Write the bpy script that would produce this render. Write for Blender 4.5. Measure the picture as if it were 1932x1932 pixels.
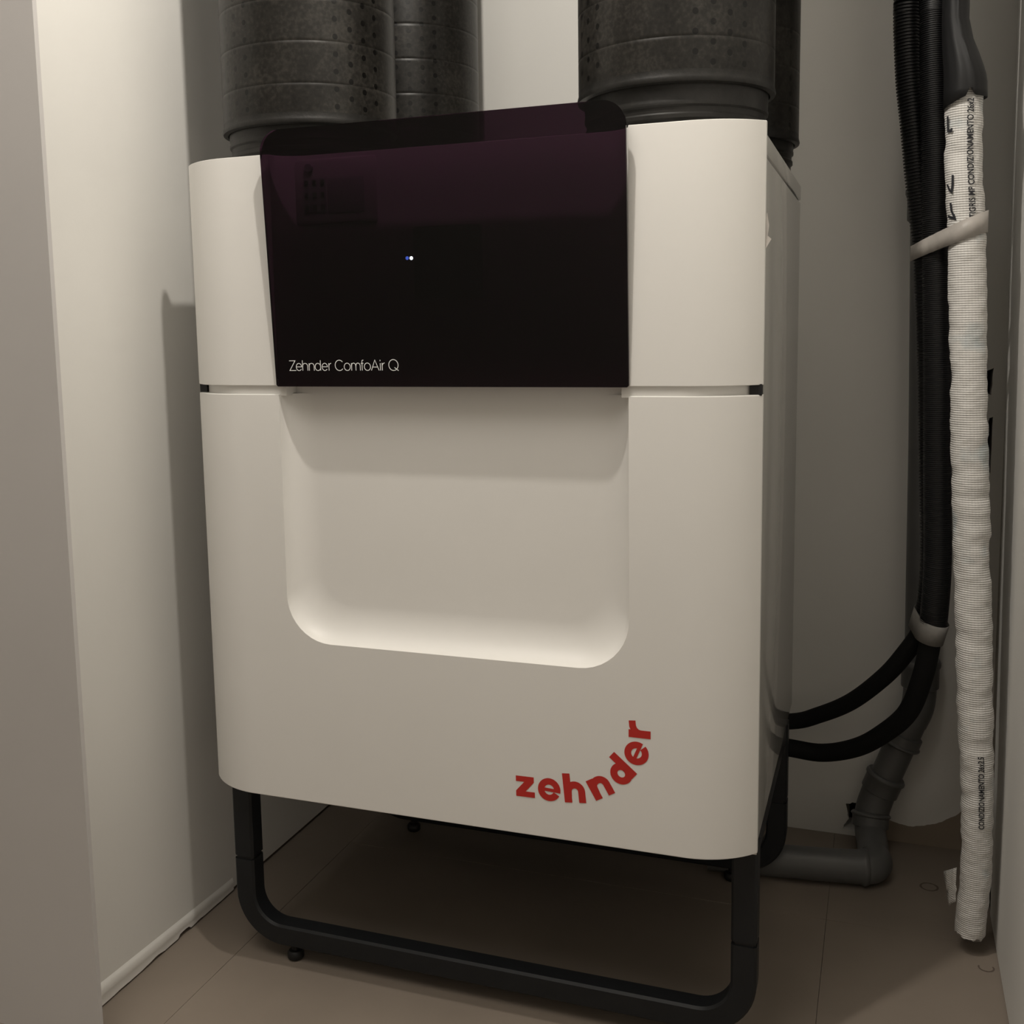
import bpy, bmesh, math, random
from mathutils import Vector, Matrix, noise
from mathutils.geometry import tessellate_polygon
random.seed(7)
PI = math.pi
S = bpy.context.scene
C = S.collection
for o in list(bpy.data.objects):
    bpy.data.objects.remove(o)

# ------------------------------------------------------------------ camera
cam_d = bpy.data.cameras.new('camera')
cam_d.sensor_fit = 'HORIZONTAL'
cam_d.sensor_width = 36.0
cam_d.lens = 36.0 * 2045.7 / 1932.0
cam_d.shift_x = 0.0220
cam_d.shift_y = -0.05135
cam_d.clip_start = 0.02
cam = bpy.data.objects.new('camera', cam_d)
C.objects.link(cam)
yaw, pit, rol = -0.3507, -0.1221, -0.0177
fw = Vector((math.sin(yaw) * math.cos(pit), math.cos(yaw) * math.cos(pit), math.sin(pit)))
rt = Vector((math.cos(yaw), -math.sin(yaw), 0))
up = rt.cross(fw)
r2 = rt * math.cos(rol) + up * math.sin(rol)
u2 = -rt * math.sin(rol) + up * math.cos(rol)
M = Matrix((r2, u2, -fw)).transposed().to_4x4()
M.translation = Vector((0.8498, -1.1774, 0.8819))
cam.matrix_world = M
S.camera = cam

# ------------------------------------------------------------------ world, light, exposure
S.view_settings.view_transform = 'Standard'
S.view_settings.look = 'None'
S.view_settings.gamma = 1.0
S.view_settings.use_curve_mapping = False
S.view_settings.exposure = 0.0
w = bpy.data.worlds.new('world')
S.world = w
w.use_nodes = True
w.node_tree.nodes['Background'].inputs[0].default_value = (0.9, 0.95, 1.0, 1)
w.node_tree.nodes['Background'].inputs[1].default_value = 0.0
ld = bpy.data.lights.new('lamp_bulb', 'POINT')
ld.energy = 23.5
ld.color = (1.0, 0.94, 0.85)
ld.shadow_soft_size = 0.015
lo = bpy.data.objects.new('lamp_bulb', ld)
C.objects.link(lo)
lo.location = (0.485, -0.297, 1.830)
# flush ceiling lamp of the room, behind and left of the camera
l2 = bpy.data.lights.new('room_lamp', 'AREA')
l2.shape = 'DISK'
l2.size = 1.0
l2.energy = 11.0
l2.color = (1.0, 0.945, 0.875)
l2o = bpy.data.objects.new('room_lamp', l2)
C.objects.link(l2o)
l2o.location = (0.20, -1.15, 2.40)

# ------------------------------------------------------------------ materials
def mat(name, col, rough=0.6, spec=0.5, metal=0.0, coat=0.0):
    m = bpy.data.materials.new(name)
    m.use_nodes = True
    b = m.node_tree.nodes['Principled BSDF']
    b.inputs['Base Color'].default_value = (*col, 1)
    b.inputs['Roughness'].default_value = rough
    b.inputs['Specular IOR Level'].default_value = spec
    b.inputs['Metallic'].default_value = metal
    b.inputs['Coat Weight'].default_value = coat
    return m

def N(m, typ, **kw):
    n = m.node_tree.nodes.new(typ)
    for k, v in kw.items():
        setattr(n, k, v)
    return n

def L(m, a, b):
    m.node_tree.links.new(a, b)

def objco(m, scale=(1, 1, 1)):
    tc = N(m, 'ShaderNodeTexCoord')
    mp = N(m, 'ShaderNodeMapping')
    mp.inputs['Scale'].default_value = scale
    L(m, tc.outputs['Object'], mp.inputs['Vector'])
    return mp.outputs['Vector']

def math_n(m, op, a, b=None):
    n = N(m, 'ShaderNodeMath', operation=op)
    for i, v in enumerate((a, b)):
        if v is None:
            continue
        if isinstance(v, (int, float)):
            n.inputs[i].default_value = v
        else:
            L(m, v, n.inputs[i])
    return n.outputs[0]

def ramp(m, fac, stops):
    r = N(m, 'ShaderNodeValToRGB')
    els = r.color_ramp.elements
    while len(els) < len(stops):
        els.new(0.5)
    for e, (p, c) in zip(els, stops):
        e.position = p
        e.color = (*c, 1)
    L(m, fac, r.inputs[0])
    return r.outputs[0]

def noisy(m, col, var=0.06, scale=6.0, bump=0.0, bscale=120.0, bdist=0.001, stretch=(1, 1, 1), detail=4):
    b = m.node_tree.nodes['Principled BSDF']
    v = objco(m, stretch)
    n = N(m, 'ShaderNodeTexNoise')
    n.inputs['Scale'].default_value = scale
    n.inputs['Detail'].default_value = detail
    L(m, v, n.inputs['Vector'])
    lo_ = tuple(c * (1 - var) for c in col)
    hi_ = tuple(min(1, c * (1 + var)) for c in col)
    L(m, ramp(m, n.outputs[0], [(0.3, lo_), (0.7, hi_)]), b.inputs['Base Color'])
    if bump:
        n2 = N(m, 'ShaderNodeTexNoise')
        n2.inputs['Scale'].default_value = bscale
        n2.inputs['Detail'].default_value = 3
        L(m, v, n2.inputs['Vector'])
        bp = N(m, 'ShaderNodeBump')
        bp.inputs['Strength'].default_value = bump
        bp.inputs['Distance'].default_value = bdist
        L(m, n2.outputs[0], bp.inputs['Height'])
        L(m, bp.outputs[0], b.inputs['Normal'])
    return m

WALLC = (0.80, 0.785, 0.75)
wall_m = noisy(mat('wall_paint', WALLC, 0.75, 0.3), WALLC, 0.025, 2.5, 0.25, 45.0, 0.0015)
ROUGHC = (0.50, 0.47, 0.42)
rough_m = noisy(mat('rough_plaster', ROUGHC, 0.9, 0.2), ROUGHC, 0.12, 9.0, 0.6, 60.0, 0.003)
room_m = mat('room_paint', (0.62, 0.60, 0.565), 0.8, 0.2)
ceil_m = mat('ceiling_paint', (0.80, 0.785, 0.75), 0.85, 0.2)
TILEC = (0.25, 0.208, 0.170)
tile_m = noisy(mat('floor_tile', TILEC, 0.5, 0.4), TILEC, 0.13, 3.2, 0.12, 70.0, 0.0008)
grout_m = mat('grout', (0.235, 0.195, 0.16), 0.9, 0.2)
hole_m = mat('dark_cavity', (0.015, 0.013, 0.012), 0.95, 0.1)
cover_m = mat('white_cover', (0.80, 0.785, 0.755), 0.42, 0.45)
noisy(cover_m, (0.80, 0.785, 0.755), 0.012, 5.0)
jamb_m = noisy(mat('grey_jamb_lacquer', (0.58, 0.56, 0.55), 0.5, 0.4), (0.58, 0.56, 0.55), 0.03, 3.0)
strip_m = mat('cover_gap', (0.62, 0.60, 0.56), 0.5, 0.4)
body_m = mat('grey_casing', (0.46, 0.45, 0.425), 0.09, 0.5)
black_m = mat('black_plastic', (0.012, 0.012, 0.013), 0.45, 0.4)
frame_m = mat('black_powder_coat', (0.0145, 0.0158, 0.0175), 0.45, 0.3)
noisy(frame_m, (0.0145, 0.0158, 0.0175), 0.10, 40.0, 0.3, 600.0, 0.0003)
rubber_m = mat('rubber', (0.010, 0.010, 0.010), 0.5, 0.4)
red_m = mat('red_print', (0.50, 0.028, 0.022), 0.4, 0.4)
white_print = mat('white_print', (0.92, 0.92, 0.92), 0.6, 0.2)
ink_m = mat('black_ink', (0.03, 0.03, 0.035), 0.6, 0.2)
tape_m = noisy(mat('grey_tape', (0.42, 0.39, 0.36), 0.45, 0.4), (0.42, 0.39, 0.36), 0.08, 60.0, 0.3, 300, 0.0004)
tape2_m = noisy(mat('cloth_tape', (0.24, 0.23, 0.215), 0.7, 0.3), (0.24, 0.23, 0.215), 0.10, 90.0, 0.4, 500, 0.0004)
film_m = mat('black_film', (0.013, 0.013, 0.0135), 0.46, 0.3)
foam_m = mat('black_foam', (0.010, 0.010, 0.010), 0.8, 0.2)
conduit_m = mat('black_conduit', (0.010, 0.010, 0.011), 0.42, 0.5)
pvc_m = noisy(mat('grey_pvc', (0.115, 0.115, 0.113), 0.42, 0.5), (0.115, 0.115, 0.113), 0.10, 14.0)
scrap_m = mat('clear_film_scrap', (0.62, 0.58, 0.55), 0.35, 0.5)

def emit(name, col, st):
    m = bpy.data.materials.new(name)
    m.use_nodes = True
    nt = m.node_tree
    nt.nodes.remove(nt.nodes['Principled BSDF'])
    e = nt.nodes.new('ShaderNodeEmission')
    e.inputs[0].default_value = (*col, 1)
    e.inputs[1].default_value = st
    nt.links.new(e.outputs[0], nt.nodes['Material Output'].inputs[0])
    return m
led_w = emit('led_white', (0.9, 0.95, 1.0), 2.0)
led_b = emit('led_blue', (0.10, 0.18, 0.9), 0.55)

# tinted glass: coloured transmission under a clear reflecting surface
glass_m = bpy.data.materials.new('tinted_glass')
glass_m.use_nodes = True
nt = glass_m.node_tree
nt.nodes.remove(nt.nodes['Principled BSDF'])
tr = nt.nodes.new('ShaderNodeBsdfTransparent')
tr.inputs[0].default_value = (0.175, 0.105, 0.155, 1)
gl = nt.nodes.new('ShaderNodeBsdfGlossy')
gl.inputs[0].default_value = (0.9, 0.9, 0.9, 1)
gl.inputs['Roughness'].default_value = 0.02
fr = nt.nodes.new('ShaderNodeFresnel')
fr.inputs[0].default_value = 1.36
mx = nt.nodes.new('ShaderNodeMixShader')
nt.links.new(fr.outputs[0], mx.inputs[0])
nt.links.new(tr.outputs[0], mx.inputs[1])
nt.links.new(gl.outputs[0], mx.inputs[2])
nt.links.new(mx.outputs[0], nt.nodes['Material Output'].inputs[0])

# duct foam: dark grey with rows of small moulded dimples (object origin on the duct axis)
def duct_mat(name, col, rough, spec):
    m = mat(name, col, rough, spec)
    b = m.node_tree.nodes['Principled BSDF']
    tc = N(m, 'ShaderNodeTexCoord')
    sx = N(m, 'ShaderNodeSeparateXYZ')
    L(m, tc.outputs['Object'], sx.inputs[0])
    an = math_n(m, 'ARCTAN2', sx.outputs[1], sx.outputs[0])
    u = math_n(m, 'MULTIPLY', an, 36 / (2 * PI))
    v = math_n(m, 'MULTIPLY', sx.outputs[2], 1 / 0.021)
    fl = math_n(m, 'FLOOR', u)
    half = math_n(m, 'MULTIPLY', math_n(m, 'MODULO', fl, 2.0), 0.5)
    v2 = math_n(m, 'ADD', v, half)
    du = math_n(m, 'SUBTRACT', math_n(m, 'FRACT', u), 0.5)
    dv = math_n(m, 'SUBTRACT', math_n(m, 'FRACT', v2), 0.5)
    d2 = math_n(m, 'ADD', math_n(m, 'POWER', du, 2.0), math_n(m, 'POWER', dv, 2.0))
    d = math_n(m, 'SQRT', d2)
    # only some of the columns carry dimples
    col_on = math_n(m, 'LESS_THAN', math_n(m, 'MODULO', math_n(m, 'ADD', fl, 36.0), 9.0), 3.5)
    dot = math_n(m, 'MULTIPLY', math_n(m, 'LESS_THAN', d, 0.17), col_on)
    n = N(m, 'ShaderNodeTexNoise')
    n.inputs['Scale'].default_value = 200
    n.inputs['Detail'].default_value = 3
    L(m, tc.outputs['Object'], n.inputs['Vector'])
    n3 = N(m, 'ShaderNodeTexNoise')
    n3.inputs['Scale'].default_value = 14
    n3.inputs['Detail'].default_value = 3
    L(m, tc.outputs['Object'], n3.inputs['Vector'])
    f = math_n(m, 'ADD', math_n(m, 'MULTIPLY', n.outputs[0], 0.5), math_n(m, 'MULTIPLY', n3.outputs[0], 0.5))
    f = math_n(m, 'SUBTRACT', f, math_n(m, 'MULTIPLY', dot, 0.30))
    L(m, ramp(m, f, [(0.25, tuple(c * 0.2 for c in col)), (0.5, col), (0.70, tuple(c * 2.4 for c in col))]), b.inputs['Base Color'])
    h = math_n(m, 'SUBTRACT', math_n(m, 'MULTIPLY', n.outputs[0], 0.15), dot)
    bp = N(m, 'ShaderNodeBump')
    bp.inputs['Strength'].default_value = 0.5
    bp.inputs['Distance'].default_value = 0.0012
    L(m, h, bp.inputs['Height'])
    L(m, bp.outputs[0], b.inputs['Normal'])
    return m
duct_m = duct_mat('duct_foam', (0.015, 0.0137, 0.0118), 0.37, 0.25)
collar_m = noisy(mat('collar_foam', (0.012, 0.0112, 0.010), 0.45, 0.3), (0.012, 0.0112, 0.010), 0.3, 90.0, 0.3, 300, 0.0006)

# woven white sleeve; UV: u around (metres), v along (metres)
def weave_mat():
    col = (0.74, 0.72, 0.69)
    m = mat('woven_white_sleeve', col, 0.55, 0.35)
    b = m.node_tree.nodes['Principled BSDF']
    uv = N(m, 'ShaderNodeUVMap')
    sx = N(m, 'ShaderNodeSeparateXYZ')
    L(m, uv.outputs[0], sx.inputs[0])
    wv = math_n(m, 'ABSOLUTE', math_n(m, 'SINE', math_n(m, 'MULTIPLY', sx.outputs[1], PI / 0.0030)))
    wu = math_n(m, 'ABSOLUTE', math_n(m, 'SINE', math_n(m, 'MULTIPLY', sx.outputs[0], PI / 0.0042)))
    n = N(m, 'ShaderNodeTexNoise')
    n.inputs['Scale'].default_value = 28
    n.inputs['Detail'].default_value = 4
    L(m, uv.outputs[0], n.inputs['Vector'])
    n2 = N(m, 'ShaderNodeTexNoise')
    n2.inputs['Scale'].default_value = 11
    n2.inputs['Detail'].default_value = 5
    L(m, uv.outputs[0], n2.inputs['Vector'])
    h = math_n(m, 'ADD', math_n(m, 'MULTIPLY', math_n(m, 'POWER', wv, 0.5), 0.8), math_n(m, 'MULTIPLY', math_n(m, 'POWER', wu, 0.5), 0.3))
    h2 = math_n(m, 'MULTIPLY', h, math_n(m, 'ADD', n.outputs[0], 0.35))
    bp = N(m, 'ShaderNodeBump')
    bp.inputs['Strength'].default_value = 1.0
    bp.inputs['Distance'].default_value = 0.0013
    L(m, h2, bp.inputs['Height'])
    L(m, bp.outputs[0], b.inputs['Normal'])
    base = ramp(m, math_n(m, 'MULTIPLY', h, 0.9), [(0.0, tuple(c * 0.50 for c in col)), (0.6, col), (1.0, tuple(min(1, c * 1.08) for c in col))])
    mixn = N(m, 'ShaderNodeMix', data_type='RGBA')
    blue = ramp(m, n2.outputs[0], [(0.58, (0, 0, 0)), (0.66, (1, 1, 1))])
    L(m, math_n(m, 'MULTIPLY', blue, 0.55), mixn.inputs['Factor'])
    L(m, base, mixn.inputs[6])
    mixn.inputs[7].default_value = (0.42, 0.50, 0.53, 1)
    L(m, mixn.outputs[2], b.inputs['Base Color'])
    return m
weave_m = weave_mat()

# ------------------------------------------------------------------ mesh helpers
def obj(name, verts, faces, m, parent=None, loc=None, smooth=None):
    me = bpy.data.meshes.new(name)
    me.from_pydata([tuple(v) for v in verts], [], faces)
    bm = bmesh.new()
    bm.from_mesh(me)
    bmesh.ops.remove_doubles(bm, verts=bm.verts, dist=1e-6)
    bmesh.ops.recalc_face_normals(bm, faces=bm.faces)
    bm.to_mesh(me)
    bm.free()
    me.materials.append(m)
    if smooth is not None:
        for p in me.polygons:
            p.use_smooth = True
        me.set_sharp_from_angle(angle=math.radians(smooth))
    o = bpy.data.objects.new(name, me)
    C.objects.link(o)
    if loc:
        o.location = loc
    if parent:
        o.parent = parent
    return o

def thing(name, label, cat, loc=(0, 0, 0), group=None):
    o = bpy.data.objects.new(name, None)
    o.empty_display_size = 0.05
    C.objects.link(o)
    o.location = loc
    tag(o, label, cat, group)
    return o

def tag(o, label, cat, group=None):
    o['label'] = label
    o['category'] = cat
    if group:
        o['group'] = group
    return o

def struct(o, label=None):
    o['kind'] = 'structure'
    if label:
        o['label'] = label
    return o

def rel(parent, pts):
    p = parent.location
    return [(v[0] - p.x, v[1] - p.y, v[2] - p.z) for v in pts]

def box_vf(x0, x1, y0, y1, z0, z1):
    v = [(x0, y0, z0), (x1, y0, z0), (x1, y1, z0), (x0, y1, z0), (x0, y0, z1), (x1, y0, z1), (x1, y1, z1), (x0, y1, z1)]
    f = [(0, 3, 2, 1), (4, 5, 6, 7), (0, 1, 5, 4), (1, 2, 6, 5), (2, 3, 7, 6), (3, 0, 4, 7)]
    return v, f

def box(name, x0, x1, y0, y1, z0, z1, m, parent=None, bev=0.0, seg=2):
    v, f = box_vf(x0, x1, y0, y1, z0, z1)
    if parent:
        v = rel(parent, v)
    o = obj(name, v, f, m, parent)
    if bev:
        bm = bmesh.new()
        bm.from_mesh(o.data)
        bmesh.ops.bevel(bm, geom=list(bm.edges), offset=bev, segments=seg, affect='EDGES', profile=0.5)
        bm.to_mesh(o.data)
        bm.free()
        for p in o.data.polygons:
            p.use_smooth = True
        o.data.set_sharp_from_angle(angle=math.radians(40))
    return o

def lathe(prof, n=64, cap=True):
    """prof: list of (r, z)"""
    v, f = [], []
    for r, z in prof:
        for i in range(n):
            a = 2 * PI * i / n
            v.append((r * math.cos(a), r * math.sin(a), z))
    for j in range(len(prof) - 1):
        for i in range(n):
            k = (i + 1) % n
            f.append((j * n + i, j * n + k, (j + 1) * n + k, (j + 1) * n + i))
    if cap:
        f.append(tuple(range(n))[::-1])
        f.append(tuple((len(prof) - 1) * n + i for i in range(n)))
    return v, f

def catmull(pts, per=12):
    P = [Vector(p) for p in pts]
    P = [P[0] * 2 - P[1]] + P + [P[-1] * 2 - P[-2]]
    out = []
    for i in range(1, len(P) - 2):
        p0, p1, p2, p3 = P[i - 1:i + 3]
        for k in range(per):
            t = k / per
            out.append(0.5 * ((2 * p1) + (-p0 + p2) * t + (2 * p0 - 5 * p1 + 4 * p2 - p3) * t * t + (-p0 + 3 * p1 - 3 * p2 + p3) * t ** 3))
    out.append(P[-2])
    return out

def resample(path, step):
    d = [0.0]
    for a, b in zip(path, path[1:]):
        d.append(d[-1] + (b - a).length)
    n = max(2, int(d[-1] / step))
    out, j = [], 0
    for i in range(n + 1):
        s = d[-1] * i / n
        while j < len(d) - 2 and d[j + 1] < s:
            j += 1
        t = (s - d[j]) / max(1e-9, d[j + 1] - d[j])
        out.append(path[j].lerp(path[j + 1], t))
    return out, d[-1] / n

def frames(path, ref=Vector((0, -1, 0))):
    fr_ = []
    n0 = None
    for i, p in enumerate(path):
        t = (path[min(i + 1, len(path) - 1)] - path[max(i - 1, 0)]).normalized()
        if n0 is None:
            n0 = (ref - t * ref.dot(t)).normalized()
        else:
            n0 = (n0 - t * n0.dot(t)).normalized()
        fr_.append((p, t, n0, t.cross(n0)))
    return fr_

def tube(path, rad, n=20, cap=True, ref=Vector((0, -1, 0))):
    """rad: float or fn(i, s) -> radius or fn returning list of radii"""
    fs = frames(path, ref)
    v, f = [], []
    s = 0
    for i, (p, t, a, b) in enumerate(fs):
        if i:
            s += (p - path[i - 1]).length
        for k in range(n):
            ang = 2 * PI * k / n
            r = rad(i, s, ang) if callable(rad) else rad
            v.append(p + a * (math.cos(ang) * r) + b * (math.sin(ang) * r))
    for j in range(len(path) - 1):
        for k in range(n):
            q = (k + 1) % n
            f.append((j * n + k, j * n + q, (j + 1) * n + q, (j + 1) * n + k))
    if cap:
        f.append(tuple(range(n))[::-1])
        f.append(tuple((len(path) - 1) * n + k for k in range(n)))
    return v, f

def merge(*vfs):
    V, F = [], []
    for v, f in vfs:
        o = len(V)
        V += list(v)
        F += [tuple(i + o for i in q) for q in f]
    return V, F

def tess(loops):
    """2D loops [outer, hole, ...] -> verts2d, tris"""
    flat = [p for l in loops for p in l]
    tris = tessellate_polygon([[Vector((p[0], p[1], 0)) for p in l] for l in loops])
    return flat, [tuple(t) for t in tris]

# 2D strokes -> quads
def ribbon(pts, wd):
    n = len(pts)
    v, f = [], []
    P = [Vector(p) for p in pts]
    for i in range(n):
        if i == 0:
            d = (P[1] - P[0]).normalized()
            nn, k = Vector((-d.y, d.x)), 1
        elif i == n - 1:
            d = (P[-1] - P[-2]).normalized()
            nn, k = Vector((-d.y, d.x)), 1
        else:
            d1 = (P[i] - P[i - 1]).normalized()
            d2 = (P[i + 1] - P[i]).normalized()
            m_ = (Vector((-d1.y, d1.x)) + Vector((-d2.y, d2.x)))
            if m_.length < 1e-4:
                m_ = Vector((-d1.y, d1.x))
            nn = m_.normalized()
            k = min(2.0, 1 / max(0.3, nn.dot(Vector((-d1.y, d1.x)))))
        v += [P[i] + nn * (wd / 2 * k), P[i] - nn * (wd / 2 * k)]
    for i in range(n - 1):
        f.append((2 * i, 2 * i + 1, 2 * i + 3, 2 * i + 2))
    return [(a.x, a.y) for a in v], f

def arc(cx, cy, rx, ry, a0, a1, n=20):
    return [(cx + rx * math.cos(math.radians(a0 + (a1 - a0) * i / n)), cy + ry * math.sin(math.radians(a0 + (a1 - a0) * i / n))) for i in range(n + 1)]

# ------------------------------------------------------------------ the setting
XL, XR, YB = -0.102, 1.016, 0.700
CZ = 2.42
# floor: bed with separate tiles, joints at x = 0.788 k and y = 0.41 + 0.788 k
v, f = box_vf(-1.5, 1.75, -2.6, 0.80, -0.08, -0.004)
floor = struct(obj('floor', v, f, grout_m), 'beige tiled floor')
pitch = 0.788
tiles = []
for i in range(-2, 3):
    for j in range(-4, 1):
        x0, x1 = max(-1.45, i * pitch), min(1.70, (i + 1) * pitch)
        y0, y1 = max(-2.55, 0.41 + j * pitch), min(YB + 0.05, 0.41 + (j + 1) * pitch)
        if x1 - x0 < 0.02 or y1 - y0 < 0.02:
            continue
        g = 0.0002
        t = box('tile', x0 + g, x1 - g, y0 + g, y1 - g, -0.012, -random.uniform(0, 0.0003), tile_m, floor, 0.0002, 1)

# round glue marks left on the tiles
def ring_mark(x, y, r, wd, a0, a1):
    n = 28
    v, f = [], []
    for i in range(n + 1):
        a = math.radians(a0 + (a1 - a0) * i / n)
        ww = wd * (0.6 + 0.8 * noise.noise(Vector((i * 0.7, x * 9, y * 7))) ** 2 + 0.3)
        for rr in (r - ww, r + ww):
            v.append((x + rr * math.cos(a), y + rr * math.sin(a) * 0.95, 0.0002))
        if i:
            k = 2 * i
            f.append((k - 2, k - 1, k + 1, k))
    o = obj('glue_mark', v, f, mark_m, floor)
    return o
mark_m = mat('brown_glue', (0.13, 0.10, 0.08), 0.7, 0.3)
ring_mark(0.9345, 0.557, 0.0125, 0.0016, 0, 360)
ring_mark(1.000, 0.352, 0.0095, 0.0012, 160, 390)

# left wall and the wall face beside the opening
def slab(name, x0, x1, y0, y1, z0, z1, m):
    return struct(box(name, x0, x1, y0, y1, z0, z1, m))
wl = slab('wall_left', -0.25, XL, -0.168, 0.80, 0.005, CZ, wall_m)
wl['label'] = 'white side wall of the closet left of the unit'
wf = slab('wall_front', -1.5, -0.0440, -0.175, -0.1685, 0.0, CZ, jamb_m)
wf['label'] = 'greyish wall face beside the closet opening'
slab('trim_1', -1.5, XL - 0.006, -0.104, 0.80, -0.01, 0.006, hole_m)['label'] = 'dark gap under the left wall'
# plaster lip along the foot of the left wall, ragged lower edge
v, f = [], []
nL = 60
for i in range(nL + 1):
    y = -0.109 + (0.205 + 0.109) * i / nL
    tp = 0.026 - 0.010 * i / nL
    rag = 0.003 + 0.004 * max(0, noise.noise(Vector((y * 34, 1.3, 0)))) + (0.004 if 0.06 < y < 0.088 else 0)
    wob = 0.0006 * noise.noise(Vector((y * 50, 7.7, 0)))
    th = 0.0042 * (1 - 0.55 * i / nL)
    for dx, z in ((0.0, tp + 0.006), (th * 0.55, tp + 0.003), (th, tp), (th + wob, tp * 0.6), (th * 0.9 + wob, tp * 0.55), (th + wob, rag), (0.0, rag)):
        v.append((XL + dx, y, z))
    if i:
        a, b = (i - 1) * 7, i * 7
        for k in range(6):
            f.append((a + k, a + k + 1, b + k + 1, b + k))
f.append(tuple(range(7)))
f.append(tuple(nL * 7 + k for k in range(7)))
struct(obj('baseboard_left', v, f, wall_m, None, None, 35), 'low plaster lip at the foot of the left wall')

# back wall with broken holes near the drain pipe and in the right corner
def rag_poly(pts, amp, seed, per=5):
    out = []
    n = len(pts)
    for i in range(n):
        a, b = Vector(pts[i]), Vector(pts[(i + 1) % n])
        for k in range(per):
            p = a.lerp(b, k / per)
            out.append((p.x + amp * noise.noise(Vector((p.x * 200, p.y * 200, seed))), p.y + amp * noise.noise(Vector((p.y * 200, p.x * 200, seed + 5)))))
    return out
holes = [rag_poly([(0.800, 0.010), (0.830, 0.008), (0.838, 0.052), (0.822, 0.060), (0.806, 0.057), (0.809, 0.030)], 0.004, 1),
         rag_poly([(1.000, 0.763), (1.0085, 0.760), (1.0095, 0.803), (1.001, 0.798)], 0.0016, 3),
         rag_poly([(1.003, 0.640), (1.0105, 0.636), (1.0120, 0.726), (1.0065, 0.724), (1.0055, 0.690)], 0.0018, 4)]
outer = [(-0.26, 0.0), (1.40, 0.0), (1.40, CZ), (-0.26, CZ)]
p2, tr_ = tess([outer] + holes)
v = [(p[0], YB, p[1]) for p in p2]
f = list(tr_)
o0 = 4
for h in holes:
    n = len(h)
    base = len(v)
    v += [(p[0], YB + 0.05, p[1]) for p in h]
    for k in range(n):
        q = (k + 1) % n
        f.append((o0 + k, o0 + q, base + q, base + k))
    o0 += n
# o0 indices run over the front verts only (they come first)
back_m = noisy(mat('back_wall_paint', WALLC, 0.75, 0.3), WALLC, 0.025, 2.5, 0.25, 45.0, 0.0015)
bb = back_m.node_tree.nodes['Principled BSDF']
tc = N(back_m, 'ShaderNodeTexCoord')
sp = N(back_m, 'ShaderNodeSeparateXYZ')
L(back_m, tc.outputs['Object'], sp.inputs[0])
# unpainted foot of the wall in the right corner: paint ends in a sagging curve
dx = math_n(back_m, 'SUBTRACT', sp.outputs[0], 0.905)
edge = math_n(back_m, 'ADD', math_n(back_m, 'MULTIPLY', math_n(back_m, 'POWER', dx, 2.0), 5.5), 0.030)
nz = N(back_m, 'ShaderNodeTexNoise')
nz.inputs['Scale'].default_value = 40
L(back_m, tc.outputs['Object'], nz.inputs['Vector'])
edge = math_n(back_m, 'ADD', edge, math_n(back_m, 'MULTIPLY', math_n(back_m, 'SUBTRACT', nz.outputs[0], 0.5), 0.012))
below = math_n(back_m, 'LESS_THAN', sp.outputs[2], edge)
rightof = math_n(back_m, 'GREATER_THAN', sp.outputs[0], 0.835)
fac = math_n(back_m, 'MULTIPLY', below, rightof)
mixb = N(back_m, 'ShaderNodeMix', data_type='RGBA')
old = bb.inputs['Base Color'].links[0].from_socket
L(back_m, fac, mixb.inputs['Factor'])
L(back_m, old, mixb.inputs[6])
mixb.inputs[7].default_value = (0.30, 0.245, 0.19, 1)
L(back_m, mixb.outputs[2], bb.inputs['Base Color'])
wb = struct(obj('wall_back', v, f, back_m), 'white rear wall of the closet')
slab('trim_2', -0.26, 1.40, YB + 0.05, YB + 0.07, 0.0, CZ, hole_m)['label'] = 'dark cavity behind the holes of the rear wall'

# right wall: plasterboard whose rear edge stops short of the corner, rough masonry behind it
v, f = [], []
nz_ = 70
T = 0.013
for i in range(nz_ + 1):
    z = 0.004 + (CZ - 0.004) * i / nz_
    ye = 0.492 + 0.115 * min(1, max(0, z / 1.25)) + 0.005 * noise.noise(Vector((0.3, z * 14, 2.0)))
    v += [(XR, -2.6, z), (XR, ye, z), (XR + T, ye + 0.002, z), (XR + T, -2.6, z)]
    if i:
        a, b = (i - 1) * 4, i * 4
        for k in range(4):
            q = (k + 1) % 4
            f.append((a + k, a + q, b + q, b + k))
f.append((0, 1, 2, 3))
f.append(tuple(nz_ * 4 + k for k in range(4)))
struct(obj('wall_right', v, f, wall_m), 'pale plasterboard wall at the right edge')
slab('trim_3', XR + T, 1.40, -2.6, YB, 0.0, CZ, rough_m)['label'] = 'rough masonry behind the right plasterboard'
slab('trim_4', XR + 0.002, XR + T, -0.4, YB, -0.01, 0.0035, hole_m)['label'] = 'dark gap under the right wall'
# rest of the room (behind the camera)
slab('wall_rear', -1.5, 1.40, -2.66, -2.60, 0.0, CZ, room_m)['label'] = 'wall behind the photographer'
slab('wall_far', -1.56, -1.5, -2.66, 0.05, 0.0, CZ, room_m)['label'] = 'far left wall of the room'
slab('ceiling', -1.56, 1.40, -2.66, 0.80, CZ, CZ + 0.06, ceil_m)['label'] = 'white ceiling'

# ------------------------------------------------------------------ heat recovery unit
W, ZB, ZT = 0.725, 0.274, 1.0935
ZG0, ZG1 = 0.8027, 0.8133
R_, TH = 0.1035, 0.8727
EX, BB = R_ * math.sin(TH), R_ * (1 - math.cos(TH))
RX0, RX1, RD = 0.1415, 0.584, 0.0285       # recess
YK = 0.045                                  # back of the covers
unit = thing('heat_recovery_unit', 'large white ventilation unit with dark glass panel on a black stand', 'ventilation unit', (0.3625, 0.30, 0.27))

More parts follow.
